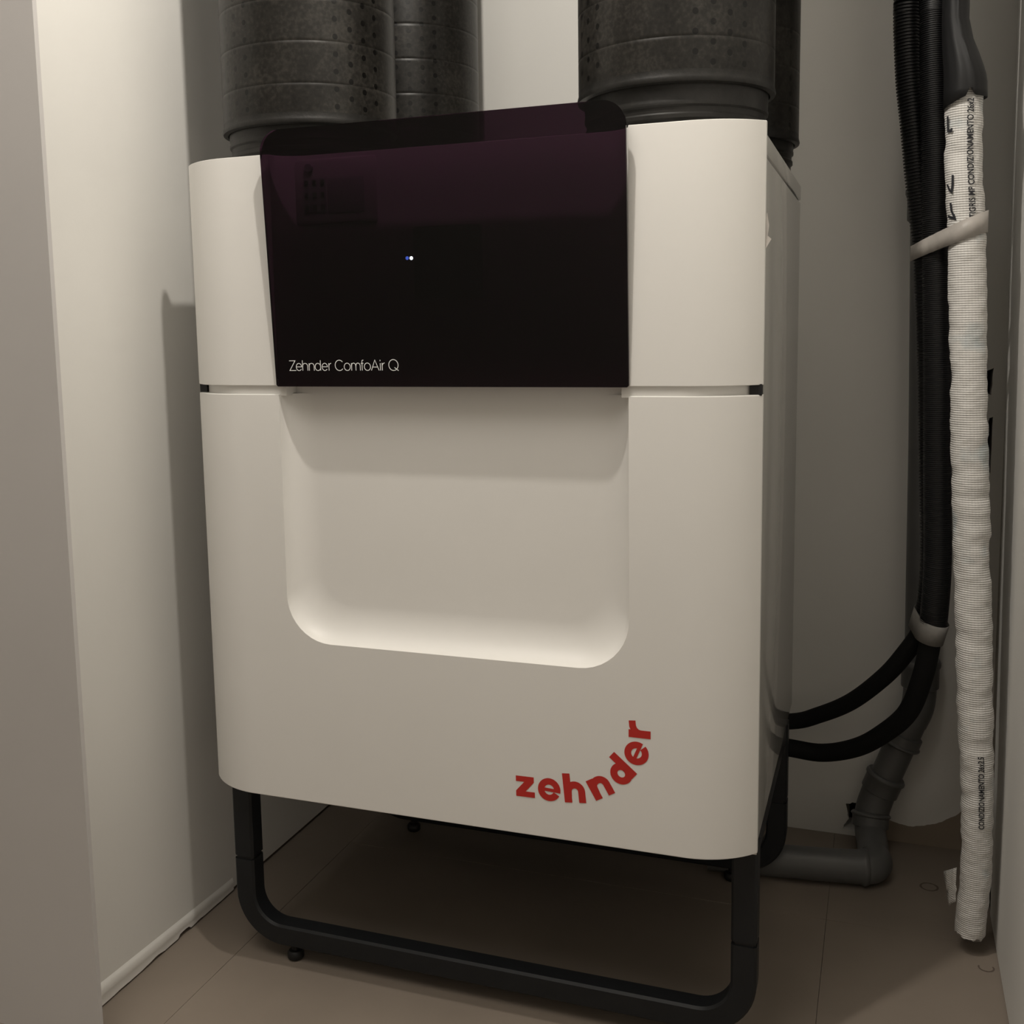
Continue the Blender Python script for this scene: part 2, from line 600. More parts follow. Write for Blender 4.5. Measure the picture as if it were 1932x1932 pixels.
NA = 14
arcL = [(EX - R_ * math.sin(t), R_ * (1 - math.cos(t))) for t in [TH * (1 - i / NA) for i in range(NA + 1)]]
arcR = [(W - x, y) for x, y in arcL][::-1]
NP = 10
def prof(i):                                # inset fraction, depth fraction
    t = PI / 2 * i / NP
    return 1 - math.cos(t), math.sin(t)
WS, WB_ = 0.036, 0.046
recL = [(RX0 + WS * prof(i)[0], RD * prof(i)[1]) for i in range(NP + 1)]
recR = [(RX1 - WS * prof(i)[0], RD * prof(i)[1]) for i in range(NP + 1)][::-1]
plan = arcL + recL + recR + arcR            # front line, left to right

def prism(plan_pts, z0, z1):
    n = len(plan_pts)
    _, tr2 = tess([plan_pts])
    v = [(x, y, z0) for x, y in plan_pts] + [(x, y, z1) for x, y in plan_pts]
    f = [tuple(t) for t in tr2] + [tuple(i + n for i in t[::-1]) for t in tr2]
    f += [(i, (i + 1) % n, (i + 1) % n + n, i + n) for i in range(n)]
    return v, f

# upper cover
v, f = prism(plan + [(W, YK), (0, YK)], ZG1, ZT)
upper = obj('upper_cover', rel(unit, v), f, cover_m, unit, None, 32)
# lower cover with scooped recess open at its top
RZ, RR = ZB + 0.2132, 0.060                 # recess bottom, corner radius
def outline(inS, inB, n=10):
    x0, x1, zb = RX0 + inS, RX1 - inS, RZ + inB
    r = max(0.02, RR - 0.5 * (inS + inB) * 0.45)
    pts = [(x0, ZG0)]
    nv = 6
    for k in range(1, nv):
        pts.append((x0, ZG0 + (zb + r - ZG0) * k / nv))
    pts += [(x0 + r - r * math.cos(PI / 2 * k / n), zb + r - r * math.sin(PI / 2 * k / n)) for k in range(n + 1)]
    for k in range(1, 6):
        pts.append((x0 + r + (x1 - x0 - 2 * r) * k / 6, zb))
    pts += [(x1 - r + r * math.sin(PI / 2 * k / n), zb + r - r * math.cos(PI / 2 * k / n)) for k in range(n + 1)]
    for k in range(nv - 1, 0, -1):
        pts.append((x1, ZG0 + (zb + r - ZG0) * k / nv))
    pts.append((x1, ZG0))
    return pts
V, F = [], []
rings = []
for i in range(NP + 1):
    a, d = prof(i)
    rings.append([(x, RD * d, z) for x, z in outline(WS * a, WB_ * a)])
n = len(rings[0])
for r in rings:
    V += r
for j in range(NP):
    for k in range(n - 1):
        F.append((j * n + k, j * n + k + 1, (j + 1) * n + k + 1, (j + 1) * n + k))
F.append(tuple(NP * n + k for k in range(n)))
base = len(V)
ol = outline(0, 0)
fl_poly = [(EX, ZB), (W - EX, ZB), (W - EX, ZG0)] + ol[::-1] + [(EX, ZG0)]
p2, t2 = tess([fl_poly])
V += [(x, 0, z) for x, z in p2]
F += [tuple(i + base for i in t) for t in t2]
for arcp in (arcL, arcR):
    base = len(V)
    for x, y in arcp:
        V += [(x, y, ZB), (x, y, ZG0)]
    for k in range(len(arcp) - 1):
        F.append((base + 2 * k, base + 2 * k + 2, base + 2 * k + 3, base + 2 * k + 1))
base = len(V)                               # top and bottom caps, back and sides
top_plan = plan + [(W, YK), (0, YK)]
_, t2 = tess([top_plan])
V += [(x, y, ZG0) for x, y in top_plan]
F += [tuple(i + base for i in t) for t in t2]
base = len(V)
bot_plan = arcL + arcR + [(W, YK), (0, YK)]
_, t2 = tess([bot_plan])
V += [(x, y, ZB) for x, y in bot_plan]
F += [tuple(i + base for i in t) for t in t2]
for x in (0, W):
    base = len(V)
    V += [(x, BB, ZB), (x, YK, ZB), (x, YK, ZG0), (x, BB, ZG0)]
    F.append((base, base + 1, base + 2, base + 3))
base = len(V)
V += [(0, YK, ZB), (W, YK, ZB), (W, YK, ZG0), (0, YK, ZG0)]
F.append((base, base + 1, base + 2, base + 3))
lower = obj('lower_cover', rel(unit, V), F, cover_m, unit, None, 32)
def chamfer(o, levels, wd):
    bm = bmesh.new()
    bm.from_mesh(o.data)
    zo = unit.location.z
    es = []
    for e in bm.edges:
        z0_, z1_ = e.verts[0].co.z + zo, e.verts[1].co.z + zo
        yb = max(e.verts[0].co.y, e.verts[1].co.y) + unit.location.y
        if abs(z0_ - z1_) < 1e-5 and any(abs(z0_ - l) < 1e-5 for l in levels) and len(e.link_faces) == 2 and yb < BB + 1e-4 and e.calc_face_angle(0) > 0.9:
            es.append(e)
    bmesh.ops.bevel(bm, geom=es, offset=wd, segments=2, affect='EDGES', profile=0.5)
    bm.to_mesh(o.data)
    wn = o.modifiers.new('normals', 'WEIGHTED_NORMAL')
    wn.keep_sharp = True
    wn.weight = 100
    bm.free()
    for p in o.data.polygons:
        p.use_smooth = True
    o.data.set_sharp_from_angle(angle=math.radians(32))
chamfer(lower, (ZG0, ZB), 0.0014)
chamfer(upper, (ZG1, ZT), 0.0010)
# strip seen in the gap between the covers
def inset_curve(d, x_end):
    pts = [(x, y + d) for x, y in arcL + recL + recR + arcR]
    return [(min(max(x, x_end), W - x_end), y) for x, y in pts]
gp = [(x + (d if x < 0.3 else -d), y) for (x, y) in [(x, y + 0.0045) for x, y in arcL + [(RX0 - 0.002, 0)]] for d in (0.0105,)]
gpR = [(W - x, y) for x, y in gp][::-1]
for side, pts in (('l', gp), ('r', gpR)):
    ply = pts + ([(pts[-1][0], 0.046), (pts[0][0], 0.046)])
    v, f = prism(ply, ZG0 - 0.002, ZG1 + 0.002)
    o = obj('gap_strip', rel(unit, v), f, cover_m, unit, None, 32)
v, f = prism([(RX0 - 0.004, RD - 0.0002), (RX1 + 0.004, RD - 0.0002), (RX1 + 0.004, 0.046), (RX0 - 0.004, 0.046)], ZG0 - 0.002, ZG1 + 0.002)
obj('gap_strip', rel(unit, v), f, cover_m, unit)

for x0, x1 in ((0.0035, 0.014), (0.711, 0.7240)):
    box('gap_shade', x0, x1, 0.0335, 0.0460, ZG0 - 0.001, ZG1 + 0.001, black_m, unit)  # black boxes stand in for the shade at the groove ends
# casing behind the covers, lid band on top
bottom_shade = box('shade_plate', 0.010, 0.715, 0.055, 0.560, 0.2692, 0.2705, black_m, unit)  # black plate added to cut bounced light under the unit
casing = box('casing', 0.003, 0.722, 0.048, 0.567, 0.270, 1.0610, body_m, unit, 0.0025, 2)
box('flange', 0.0015, 0.7235, 0.0452, 0.0475, 0.268, 1.0890, strip_m, unit)
box('lid', 0.0028, 0.7224, 0.048, 0.568, 1.0632, 1.0853, body_m, unit, 0.002, 2)
box('lid_seam', 0.006, 0.719, 0.052, 0.564, 1.0600, 1.0640, black_m, unit)
# torn scrap of protective film in the cover joint
v = [(0.7252, 0.040, 0.9600), (0.7262, 0.0465, 0.9650), (0.7300, 0.050, 0.9705), (0.7262, 0.0475, 0.9740), (0.7275, 0.049, 0.985),
     (0.7256, 0.046, 0.998), (0.7251, 0.041, 0.990), (0.7251, 0.038, 0.978)]
v2 = [(x + 0.0004, y, z) for x, y, z in v]
nn = len(v)
f = [tuple(range(nn)), tuple(range(nn, 2 * nn))[::-1]] + [(i, (i + 1) % nn, (i + 1) % nn + nn, i + nn) for i in range(nn)]
o = obj('film_scrap', rel(unit, v + v2), f, scrap_m, unit)
o['label'] = 'torn pale scrap of protective film'

# smoked glass panel, leaning forward at its top
GZ0, GZ1, GX0, GX1 = 0.8125, 1.1177, 0.1410, 0.5850
def gy(z):
    return -0.0035 - 0.0165 * (z - GZ0) / (GZ1 - GZ0)
gr = 0.026
gpts = [(GX0 + 0.002, GZ0), (GX1 - 0.002, GZ0), (GX1, GZ0 + 0.002)] + [(GX1 - gr + gr * math.cos(PI / 2 * k / 10), GZ1 - gr + gr * math.sin(PI / 2 * k / 10)) for k in range(11)] \
    + [(GX0 + gr - gr * math.sin(PI / 2 * k / 10), GZ1 - gr + gr * math.cos(PI / 2 * k / 10)) for k in range(11)] + [(GX0, GZ0 + 0.002)]
gpts = [(x + 0.0008 * (1 if x > 0.36 else -1) * (z - GZ0) / (GZ1 - GZ0), z) for x, z in gpts]
n = len(gpts)
v = [(x, gy(z), z) for x, z in gpts] + [(x, gy(z) + 0.004, z) for x, z in gpts]
f = [tuple(range(n)), tuple(range(n, 2 * n))[::-1]] + [(i, (i + 1) % n, (i + 1) % n + n, i + n) for i in range(n)]
glass = obj('glass_panel', rel(unit, v), f, glass_m, unit)
glass['label'] = 'smoked purple-black glass panel'
# dark box and control panel behind the glass
box('dark_box', 0.322, 0.404, 0.014, 0.0335, 0.915, 1.000, black_m, unit, 0.003)
panel_m = mat('display_frame', (0.60, 0.58, 0.56), 0.4, 0.4)
pan = box('control_panel', 0.150, 0.272, 0.0255, 0.0325, 1.008, 1.0885, panel_m, unit, 0.004)
def sub(name, x0, x1, y0, y1, z0, z1, m, b=0.0008):
    o = box(name, x0, x1, y0, y1, z0, z1, m, unit, b)
    o.parent = pan
    return o
scr_m = mat('display_face', (0.36, 0.35, 0.36), 0.3, 0.5)
sub('screen', 0.2065, 0.2555, 0.0245, 0.0260, 1.022, 1.064, scr_m)
sub('keypad', 0.1730, 0.2045, 0.0245, 0.0260, 1.024, 1.0655, scr_m)
for bi in range(3):
    for bj in range(3):
        bx_, bz_ = 0.1775 + 0.0112 * bi, 1.0295 + 0.0150 * bj
        sub('button', bx_ - 0.0026, bx_ + 0.0026, 0.0232, 0.0250, bz_ - 0.0034, bz_ + 0.0034, black_m)
v, f = lathe([(0.0058, 0), (0.0058, 0.003), (0.0048, 0.0042)], 20)
obj('knob', rel(unit, [(0.1818 + a, 0.0257 - c, 1.0775 + b) for a, b, c in v]), f, scr_m, pan, None, 40)

def flat_mesh(pieces, fn, m, name, parent):
    V, F = [], []
    for i, (v2, f2) in enumerate(pieces):    # each stroke a hair proud of the one before
        o_ = len(V)
        for x, y in v2:
            p = fn(x, y)
            V.append((p[0], p[1] - 0.00004 * (i % 4), p[2]))
        F += [tuple(k + o_ for k in q) for q in f2]
    me = bpy.data.meshes.new(name)
    me.from_pydata(rel(unit, V), [], F)
    me.materials.append(m)
    o = bpy.data.objects.new(name, me)
    C.objects.link(o)
    o.parent = parent
    return o

# thin lettering on the glass; strokes drawn in lettering units, then scaled
def e_st(x0, x1, b=310, t=200):
    cx, cy, rx, ry = (x0 + x1) / 2, (b + t) / 2, (x1 - x0) / 2, (b - t) / 2
    return [[(x0 + 2, cy - 2), (x1, cy - 2)] + arc(cx, cy, rx, -ry, 0, 325, 26)[1:]]
def arch(x0, x1, top=200, b=310):
    return [[(x0, b), (x0, top)], [(x0, top + 42)] + arc((x0 + x1) / 2, top + 42, (x1 - x0) / 2, -42, 180, 0, 12) + [(x1, b)]]
ST = []
ST += [[(78, 160), (170, 160), (80, 308), (180, 308)]]
ST += e_st(184, 268)
ST += [[(284, 155), (284, 310)]] + arch(284, 362)
ST += arch(386, 462)
ST += [[(562, 155), (562, 310)], arc(520, 255, 43, 55, 0, 360, 28)]
ST += e_st(585, 667)
ST += [[(690, 310), (690, 200)], [(690, 245)] + arc(727, 245, 36, -44, 180, 90, 8)]
ST += [arc(850, 233, 64, -78, 40, 320, 28)]
ST += [arc(968, 255, 46, 55, 0, 360, 28)]
ST += arch(1034, 1098) + arch(1098, 1163)[1:]
ST += [[(1215, 158), (1200, 158), (1192, 168), (1192, 310)], [(1174, 204), (1214, 204)]]
ST += [arc(1271, 255, 46, 55, 0, 360, 28)]
ST += [[(1328, 310), (1384, 157), (1442, 310)], [(1347, 260), (1423, 260)]]
ST += [[(1463, 203), (1463, 310)], [(1463, 155), (1463, 174)]]
ST += [[(1490, 310), (1490, 200)], [(1490, 245)] + arc(1528, 245, 37, -44, 180, 90, 8)]
ST += [arc(1656, 232, 68, 80, 0, 360, 32), [(1670, 268), (1728, 314)]]
def txt_pt(x, y):
    X = 0.1612 + (x - 75) / 1655 * 0.1474
    Z = 0.8321 + (310 - y) / 155 * 0.01255
    return (X, gy(Z) - 0.0004, Z)
flat_mesh([ribbon([Vector(p) for p in s], 10) for s in ST], txt_pt, white_print, 'lettering', glass)
# status light
def disc(name, x, z, r, m):
    v, f = lathe([(r, 0), (r * 0.9, 0.0006), (r * 0.4, 0.0009)], 14)
    v = [(x + a, gy(z) - c, z + b) for a, b, c in v]
    return obj(name, rel(unit, v), f, m, glass)
disc('indicator_light', 0.3315, 0.9618, 0.0021, led_w)['label'] = 'tiny white status light'
disc('indicator_light', 0.3263, 0.9620, 0.0021, led_b)['label'] = 'tiny blue status light'

# red curved logo, one letter per mesh
XH = 0.0256
sw = 0.35
def place(ox, oz, deg, yoff=-0.0004):
    c, s = math.cos(math.radians(deg)), math.sin(math.radians(deg))
    return lambda x, y: (ox + XH * (x * c - y * s), yoff, oz + XH * (x * s + y * c))
def poly2(pts):
    p, t = tess([pts])
    return p, t
def list_(*a):
    return list(a)
lz = [None]
lz[0] = poly2([(0, 0), (0.92, 0), (0.92, 0.27), (0.47, 0.27), (0.88, 0.74), (0.88, 1), (0, 1), (0, 0.73), (0.41, 0.73), (0, 0.27)])
le = list_(ribbon(arc(0, 0, 0.39, 0.40, 0, 336, 40), 0.31), poly2([(-0.36, -0.09), (0.545, -0.09), (0.54, 0.07), (-0.36, 0.07)]))
stem_h = poly2([(0, 0), (0.36, 0), (0.36, 1.39), (0, 1.39)])
stem_n = poly2([(0, 0), (0.36, 0), (0.36, 1.0), (0, 1.0)])
archb = ribbon([(0.20, 0.30)] + arc(0.535, 0.535, 0.32, 0.315, 178, 0, 18) + [(0.855, 0.3), (0.855, 0.0)], 0.335)
lh = list_(stem_h, archb)
ln_ = list_(stem_n, archb)
ldd = list_(poly2([(0.67, 0), (1.03, 0), (1.03, 1.39), (0.67, 1.39)]), ribbon(arc(0.49, 0.50, 0.325, 0.355, 0, 360, 36), 0.33))
lr = list_(stem_n, ribbon([(0.20, 0.45), (0.25, 0.62), (0.36, 0.74), (0.52, 0.815), (0.78, 0.84)], 0.31))
c49, s49 = math.cos(math.radians(49.5)), math.sin(math.radians(49.5))
for lt, fn in ((lz, place(0.4459, 0.3215, 0.6)), (le, place(0.4873, 0.3347, -3)), (lh, place(0.5066, 0.3217, 5.5)), (ln_, place(0.5446, 0.3287, 29.5)),
               (ldd, place(0.5933 - 1.03 * XH * c49, 0.368 - 1.03 * XH * s49, 49.5)), (le, place(0.5925, 0.3925, 67)), (lr, place(0.6089, 0.4112, 90))):
    flat_mesh(lt, fn, red_m, 'logo_letter', lower)['label'] = 'red letter of the curved word on the lower cover'

# round duct sockets on the lid
DUCTS = [(0.1179, 0.1509), (0.607, 0.1509), (0.1148, 0.479), (0.610, 0.479)]
for (x, y), zl in zip(DUCTS, (1.136, 1.1415, 1.135, 1.133)):
    pr = [(0.104, 1.0840), (0.104, 1.1040), (0.1065, 1.1060), (0.1065, 1.1100), (0.105, 1.1120), (0.105, 1.1180), (0.1075, 1.1200), (0.1075, 1.1235), (0.1068, 1.1255), (0.1075, zl - 0.004), (0.1075, zl + 0.0015)]
    v, f = lathe([(r, z) for r, z in pr], 64)
    o = obj('duct_socket', [(a, b, c) for a, b, c in v], f, collar_m, unit, (x - unit.location.x, y - unit.location.y, -unit.location.z), 35)

# ------------------------------------------------------------------ floor stand
stand = thing('floor_stand', 'black tubular floor stand carrying the white unit', 'stand', (0.3625, 0.28, 0.0))
def sweep_xz(path, yc, w_in, w_y, ch=0.003):
    """rectangular tube swept in an XZ plane; path of (x, z)"""
    hw, hy = w_in / 2, w_y / 2
    sec = [(-hw + ch, -hy), (hw - ch, -hy), (hw, -hy + ch), (hw, hy - ch), (hw - ch, hy), (-hw + ch, hy), (-hw, hy - ch), (-hw, -hy + ch)]
    v, f = [], []
    n = len(path)
    for i, (x, z) in enumerate(path):
        a = path[max(0, i - 1)]
        b = path[min(n - 1, i + 1)]
        d = Vector((b[0] - a[0], b[1] - a[1])).normalized()
        nx, nz = -d.y, d.x
        for s, y in sec:
            v.append((x + nx * s, yc + y, z + nz * s))
    for i in range(n - 1):
        for k in range(8):
            q = (k + 1) % 8
            f.append((i * 8 + k, i * 8 + q, (i + 1) * 8 + q, (i + 1) * 8 + k))
    f.append(tuple(range(8)))
    f.append(tuple((n - 1) * 8 + k for k in range(8)))
    return v, f
xa, xb, zc, rc, zs = 0.0180, 0.7085, 0.0385, 0.056, 0.1430
upath = [(xa, zs)] + [(xa + rc - rc * math.cos(PI / 2 * k / 12), zc + rc - rc * math.sin(PI / 2 * k / 12)) for k in range(13)] \
    + [(xb - rc + rc * math.sin(PI / 2 * k / 12), zc + rc - rc * math.cos(PI / 2 * k / 12)) for k in range(13)] + [(xb, zs)]
for yc in (0.0745, 0.4855):
    v, f = sweep_xz(upath, yc, 0.0305, 0.029)
    obj('foot_bar', rel(stand, v), f, frame_m, stand, None, 35)
    for x in (xa, xb):
        v, f = sweep_xz([(x, 0.1478), (x, 0.2695)], yc, 0.0305, 0.029)
        obj('post', rel(stand, v), f, frame_m, stand, None, 35)
        v, f = sweep_xz([(x, 0.138), (x, 0.153)], yc, 0.027, 0.0255)
        obj('joint_sleeve', rel(stand, v), f, black_m, stand)
    for x in (0.087, 0.6395):
        v, f = lathe([(0.0095, 0.0005), (0.0115, 0.003), (0.0115, 0.010), (0.009, 0.013), (0.005, 0.0135), (0.005, 0.024)], 24)
        obj('levelling_foot', v, f, rubber_m, stand, (x - stand.location.x, yc - stand.location.y, 0), 40)
for x in (xa, xb):
    box('cross_rail', x - 0.013, x + 0.013, 0.0895, 0.471, 0.243, 0.2685, frame_m, stand, 0.003)

# ------------------------------------------------------------------ four insulated ducts
DL = ['front left dark insulated duct rising from the unit, nearest the left wall',
      'front right dark insulated duct, widest one above the unit right corner',
      'rear dark dimpled duct seen just right of the front left duct',
      'rear dark duct half hidden behind the front right duct']
ZTOP = CZ - 0.002
for (x, y), lab, zb in zip(DUCTS, DL, (1.136, 1.1415, 1.135, 1.133)):
    d = thing('ventilation_duct', lab, 'duct', (x, y, zb), 'insulated ducts above the unit')
    pr = [(0.1068, 0.003), (0.1095, 0.0), (0.1152, 0.0012), (0.1160, 0.0035), (0.1152, 0.007), (0.1145, 0.010), (0.1145, 0.014)]
    z = 0.0485
    while z < ZTOP - zb - 0.02:
        pr += [(0.1145, z - 0.004), (0.1145, z - 0.0009), (0.1142, z - 0.0003), (0.1142, z + 0.0003), (0.1145, z + 0.0009), (0.1145, z + 0.004)]
        z += 0.0505
    pr.append((0.1145, ZTOP - zb))
    v, f = lathe(pr[6:], 80)
    s = obj('insulation_sleeve', v, f, duct_m, d, None, 35)
    v, f = lathe(pr[:7], 80)
    obj('end_lip', v, f, collar_m, d, None, 35)
    s.rotation_euler.z = random.uniform(0, 6)

# ------------------------------------------------------------------ grey drain pipe
YD = 0.662
drain = thing('drain_pipe', 'grey plastic drain pipe with sockets bending down to the floor', 'pipe', (0.9155, YD, 0.0))
PR = 0.0245
def pipe_part(name, pts, r, m=pvc_m, per=1, smooth=40, n=28):
    path = [Vector(p) for p in pts] if per == 1 else catmull(pts, per)
    v, f = tube(path, r, n)
    return obj(name, rel(drain, v), f, m, drain, None, smooth)
xc = 0.9155
pipe_part('upright_pipe', [(xc - 0.012, YD, CZ - 0.002), (xc - 0.012, YD, 1.10), (xc - 0.004, YD, 0.70), (xc, YD, 0.31)], PR)
def socket(p, q, r=PR, grow=0.0045, name='socket'):
    P, Q = Vector(p), Vector(q)
    d = Q - P
    prof_ = [(0, r), (0.02, r + grow), (0.12, r + grow + 0.0025), (0.2, r + grow + 0.0025), (0.3, r + grow), (0.92, r + grow), (1.0, r)]
    path = [P + d * t for t, _ in prof_]
    rr = [x for _, x in prof_]
    v, f = tube(path, lambda i, s, a: rr[i], 28)
    return obj(name, rel(drain, v), f, pvc_m, drain, None, 40)
socket((xc - 0.012, YD, 1.085), (xc - 0.011, YD, 1.030))
socket((xc, YD, 0.335), (xc, YD, 0.285))
pipe_part('elbow', [(xc, YD, 0.30), (xc, YD, 0.275), (xc - 0.003, YD, 0.252), (xc - 0.012, YD, 0.228)], PR + 0.001, per=6)
A, B = Vector((xc - 0.010, YD, 0.234)), Vector((0.856, YD - 0.006, 0.100))
pipe_part('slanted_pipe', [A, B], PR)
dv = (B - A)
socket(A + dv * 0.36, A + dv * 0.20)
socket(A + dv * 0.74, A + dv * 0.98, PR + 0.0005)
pipe_part('elbow', [A + dv * 0.9, B, B + Vector((-0.008, -0.004, -0.028)), B + Vector((-0.010, -0.012, -0.052))], PR + 0.0025, per=6)
socket((0.846, YD - 0.014, 0.070), (0.845, YD - 0.022, 0.046), PR)
pipe_part('elbow', [(0.846, YD - 0.016, 0.060), (0.846, YD - 0.030, 0.042), (0.850, YD - 0.060, 0.032), (0.851, YD - 0.095, 0.0275)], PR, per=6)
pipe_part('floor_pipe', [(0.853, YD - 0.090, 0.0275), (0.855, 0.556, 0.0275), (0.848, 0.540, 0.0275), (0.825, 0.533, 0.0275), (0.74, 0.520, 0.0275), (0.60, 0.505, 0.0275)], PR + 0.001, per=8)
socket((0.845, 0.537, 0.0275), (0.800, 0.529, 0.0275), PR, 0.0015)

# ------------------------------------------------------------------ black hoses
def hose(name, label, pts, r_top, r_low, z_sw, pitch_, ribs, m):
    t = thing(name, label, 'hose', tuple(pts[-1]), 'black hoses beside the unit')
    path = catmull(pts, 14)
    hi = [p for p in path if p.z >= z_sw]
    lo_p = [p for p in path if p.z < z_sw + 0.02]
    ph, st = resample(hi, pitch_ / 4)
    amp = ribs
    v, f = tube(ph, lambda i, s, a: r_top + (amp if i % 4 in (0, 1) else -amp), 22)
    obj('corrugated_conduit', rel(t, v), f, m, t, None, 30)
    pl, st = resample(lo_p, 0.008)
    v, f = tube(pl, r_low, 24)
    obj('foam_tube', rel(t, v), f, foam_m, t, None, 40)
    return t
h1 = [(0.8660, 0.43, CZ), (0.8650, 0.43, 1.90), (0.8652, 0.43, 1.3431), (0.8650, 0.43, 1.3028), (0.8662, 0.43, 1.262), (0.8705, 0.43, 1.2001), (0.8774, 0.43, 1.1445), (0.8853, 0.43, 1.0745), (0.8938, 0.43, 1.0109), (0.8984, 0.43, 0.9683), (0.9088, 0.44, 0.81),
      (0.9152, 0.44, 0.6625), (0.9204, 0.45, 0.5478), (0.9168, 0.46, 0.4681), (0.908, 0.465, 0.4348), (0.8893, 0.48, 0.3972), (0.8612, 0.505, 0.3504), (0.8136, 0.55, 0.2905), (0.7632, 0.588, 0.2494), (0.7173, 0.61, 0.2255), (0.62, 0.625, 0.212)]
h2 = [(0.8960, 0.41, CZ), (0.8960, 0.41, 1.90), (0.8973, 0.41, 1.3334), (0.8985, 0.41, 1.2937), (0.8999, 0.41, 1.227), (0.9042, 0.41, 1.1255), (0.9092, 0.41, 1.0016), (0.9161, 0.40, 0.8109), (0.9205, 0.40, 0.6654), (0.9243, 0.41, 0.5521),
      (0.9229, 0.425, 0.4737), (0.9194, 0.43, 0.4335), (0.9111, 0.445, 0.3734), (0.8934, 0.48, 0.3054), (0.8576, 0.525, 0.2498), (0.8198, 0.56, 0.2115), (0.7697, 0.597, 0.183), (0.7177, 0.612, 0.1791), (0.62, 0.625, 0.183)]
def back(p, d):
    k = min(1, max(0, (p[2] - 0.50) / 0.15))
    return (p[0], p[1] + d * k, p[2])
h1 = [back(p, 0.020) for p in h1]
h2 = [back(p, 0.010) for p in h2]
hose('corrugated_hose', 'black coarsely ribbed hose, left of the pair, curving in higher behind the unit', h1, 0.0165, 0.0130, 0.455, 0.0044, 0.0013, conduit_m)
hose('corrugated_hose', 'black finely ribbed hose beside the white pipe, sagging lower into the unit', h2, 0.0178, 0.0145, 0.455, 0.0027, 0.0007, conduit_m)

# ------------------------------------------------------------------ white sleeved pipe
wp = [(0.9355, 0.391, 1.1900), (0.9359, 0.389, 1.1750), (0.9366, 0.3875, 1.1450), (0.938, 0.385, 1.0858), (0.9425, 0.38, 1.0179), (0.9492, 0.375, 0.8817), (0.9561, 0.37, 0.7226), (0.9627, 0.37, 0.6026), (0.9735, 0.365, 0.3874), (0.9820, 0.37, 0.2299), (0.9845, 0.38, 0.1185), (0.9820, 0.385, 0.058), (0.981, 0.388, 0.030)]
wpath = catmull(wp, 14)
wpath, wst = resample(wpath, 0.0022)
pipe = thing('insulated_pipe', 'white woven-sleeved pipe with black print standing in the right corner', 'pipe', tuple(wp[-1]))
def wrad(z):
    return 0.0230 if z > 0.36 else 0.0230 - 0.0028 * min(1, (0.36 - z) / 0.14)
def wr(i, s, a):
    p = wpath[i]
    w1 = noise.noise(Vector((math.cos(a) * 1.1, math.sin(a) * 1.1, s * 55)))
    w2 = noise.noise(Vector((math.cos(a) * 2.5 + 9, math.sin(a) * 2.5, s * 150)))
    w3 = noise.noise(Vector((math.cos(a) * 0.8 + 3, math.sin(a) * 0.8, s * 9)))
    cr = max(0, noise.noise(Vector((math.cos(a) * 0.55 + 20, math.sin(a) * 0.55, s * 48)))) ** 0.6
    return wrad(p.z) + 0.0012 * w1 + 0.0007 * w2 + 0.0009 * w3 - 0.0034 * cr * cr
NW = 44
v, f = tube(wpath, wr, NW)
end0 = (len(wpath) - 1) * NW
for k in range(NW):                       # ragged lower end
    v[end0 + k] = v[end0 + k] + Vector((0, 0, 0.006 * noise.noise(Vector((k * 0.45, 3, 1)))))
sl = obj('sleeve', rel(pipe, v), f, weave_m, pipe, None, 80)
uvl = sl.data.uv_layers.new(name='UVMap')
px, py, pz = pipe.location
for lp in sl.data.loops:
    co = sl.data.vertices[lp.vertex_index].co
    z = co.z + pz
    # nearest axis point by height
    t = min(range(0, len(wpath), 1), key=lambda i: abs(wpath[i].z - z)) if False else None
    uvl.data[lp.index].uv = (0, 0)
zs_ = [p.z for p in wpath]
import bisect
zr = [-z for z in zs_]
def axis_at(z):
    i = min(len(wpath) - 2, max(0, bisect.bisect_left(zr, -z) - 1))
    a, b = wpath[i], wpath[i + 1]
    t = 0 if abs(b.z - a.z) < 1e-9 else (z - a.z) / (b.z - a.z)
    return a.lerp(b, min(1, max(0, t)))
ang_v = []
for vt in sl.data.vertices:
    z = vt.co.z + pz
    c = axis_at(z)
    ang_v.append((math.atan2(vt.co.x + px - c.x, -(vt.co.y + py - c.y)) * 0.0230, z))
for pol in sl.data.polygons:
    us = [ang_v[sl.data.loops[li].vertex_index][0] for li in pol.loop_indices]
    wrap = max(us) - min(us) > 0.08
    for li in pol.loop_indices:
        u, z = ang_v[sl.data.loops[li].vertex_index]
        if wrap and u < 0:
            u += 2 * PI * 0.0230
        uvl.data[li].uv = (u, z)

def on_pipe(phi, z, off=0.0016):
    c = axis_at(z)
    r = wrad(z) + off
    return (c.x + r * math.sin(phi), c.y - r * math.cos(phi), z)

# printed lettering wrapped around the sleeve, reading upwards
def pipe_text(body, z0, length, phi0, size_phi):
    cu = bpy.data.curves.new('txt', 'FONT')
    cu.body = body
    cu.size = 1.0
    cu.resolution_u = 3
    cu.offset = 0.022
    to = bpy.data.objects.new('txt', cu)
    C.objects.link(to)
    dg = bpy.context.evaluated_depsgraph_get()
    me = bpy.data.meshes.new_from_object(to.evaluated_get(dg))
    vs = [(a.co.x, a.co.y) for a in me.vertices]
    fs = [tuple(p.vertices) for p in me.polygons]
    bpy.data.objects.remove(to)
    bpy.data.meshes.remove(me)
    bpy.data.curves.remove(cu)
    x0, x1 = min(a for a, _ in vs), max(a for a, _ in vs)
    out = [on_pipe(phi0 - b * size_phi, z0 + (a - x0) / (x1 - x0) * length) for a, b in vs]
    o = obj('printed_lettering', rel(pipe, out), fs, ink_m, pipe)
    return o
pipe_text('TIGRIS MP CONDIZIONAMENTO 26x2', 1.008, 0.150, 0.42, 0.46)
pipe_text('CONDIZIONAMENTO 26x2.5', 0.197, 0.104, 0.34, 0.46)
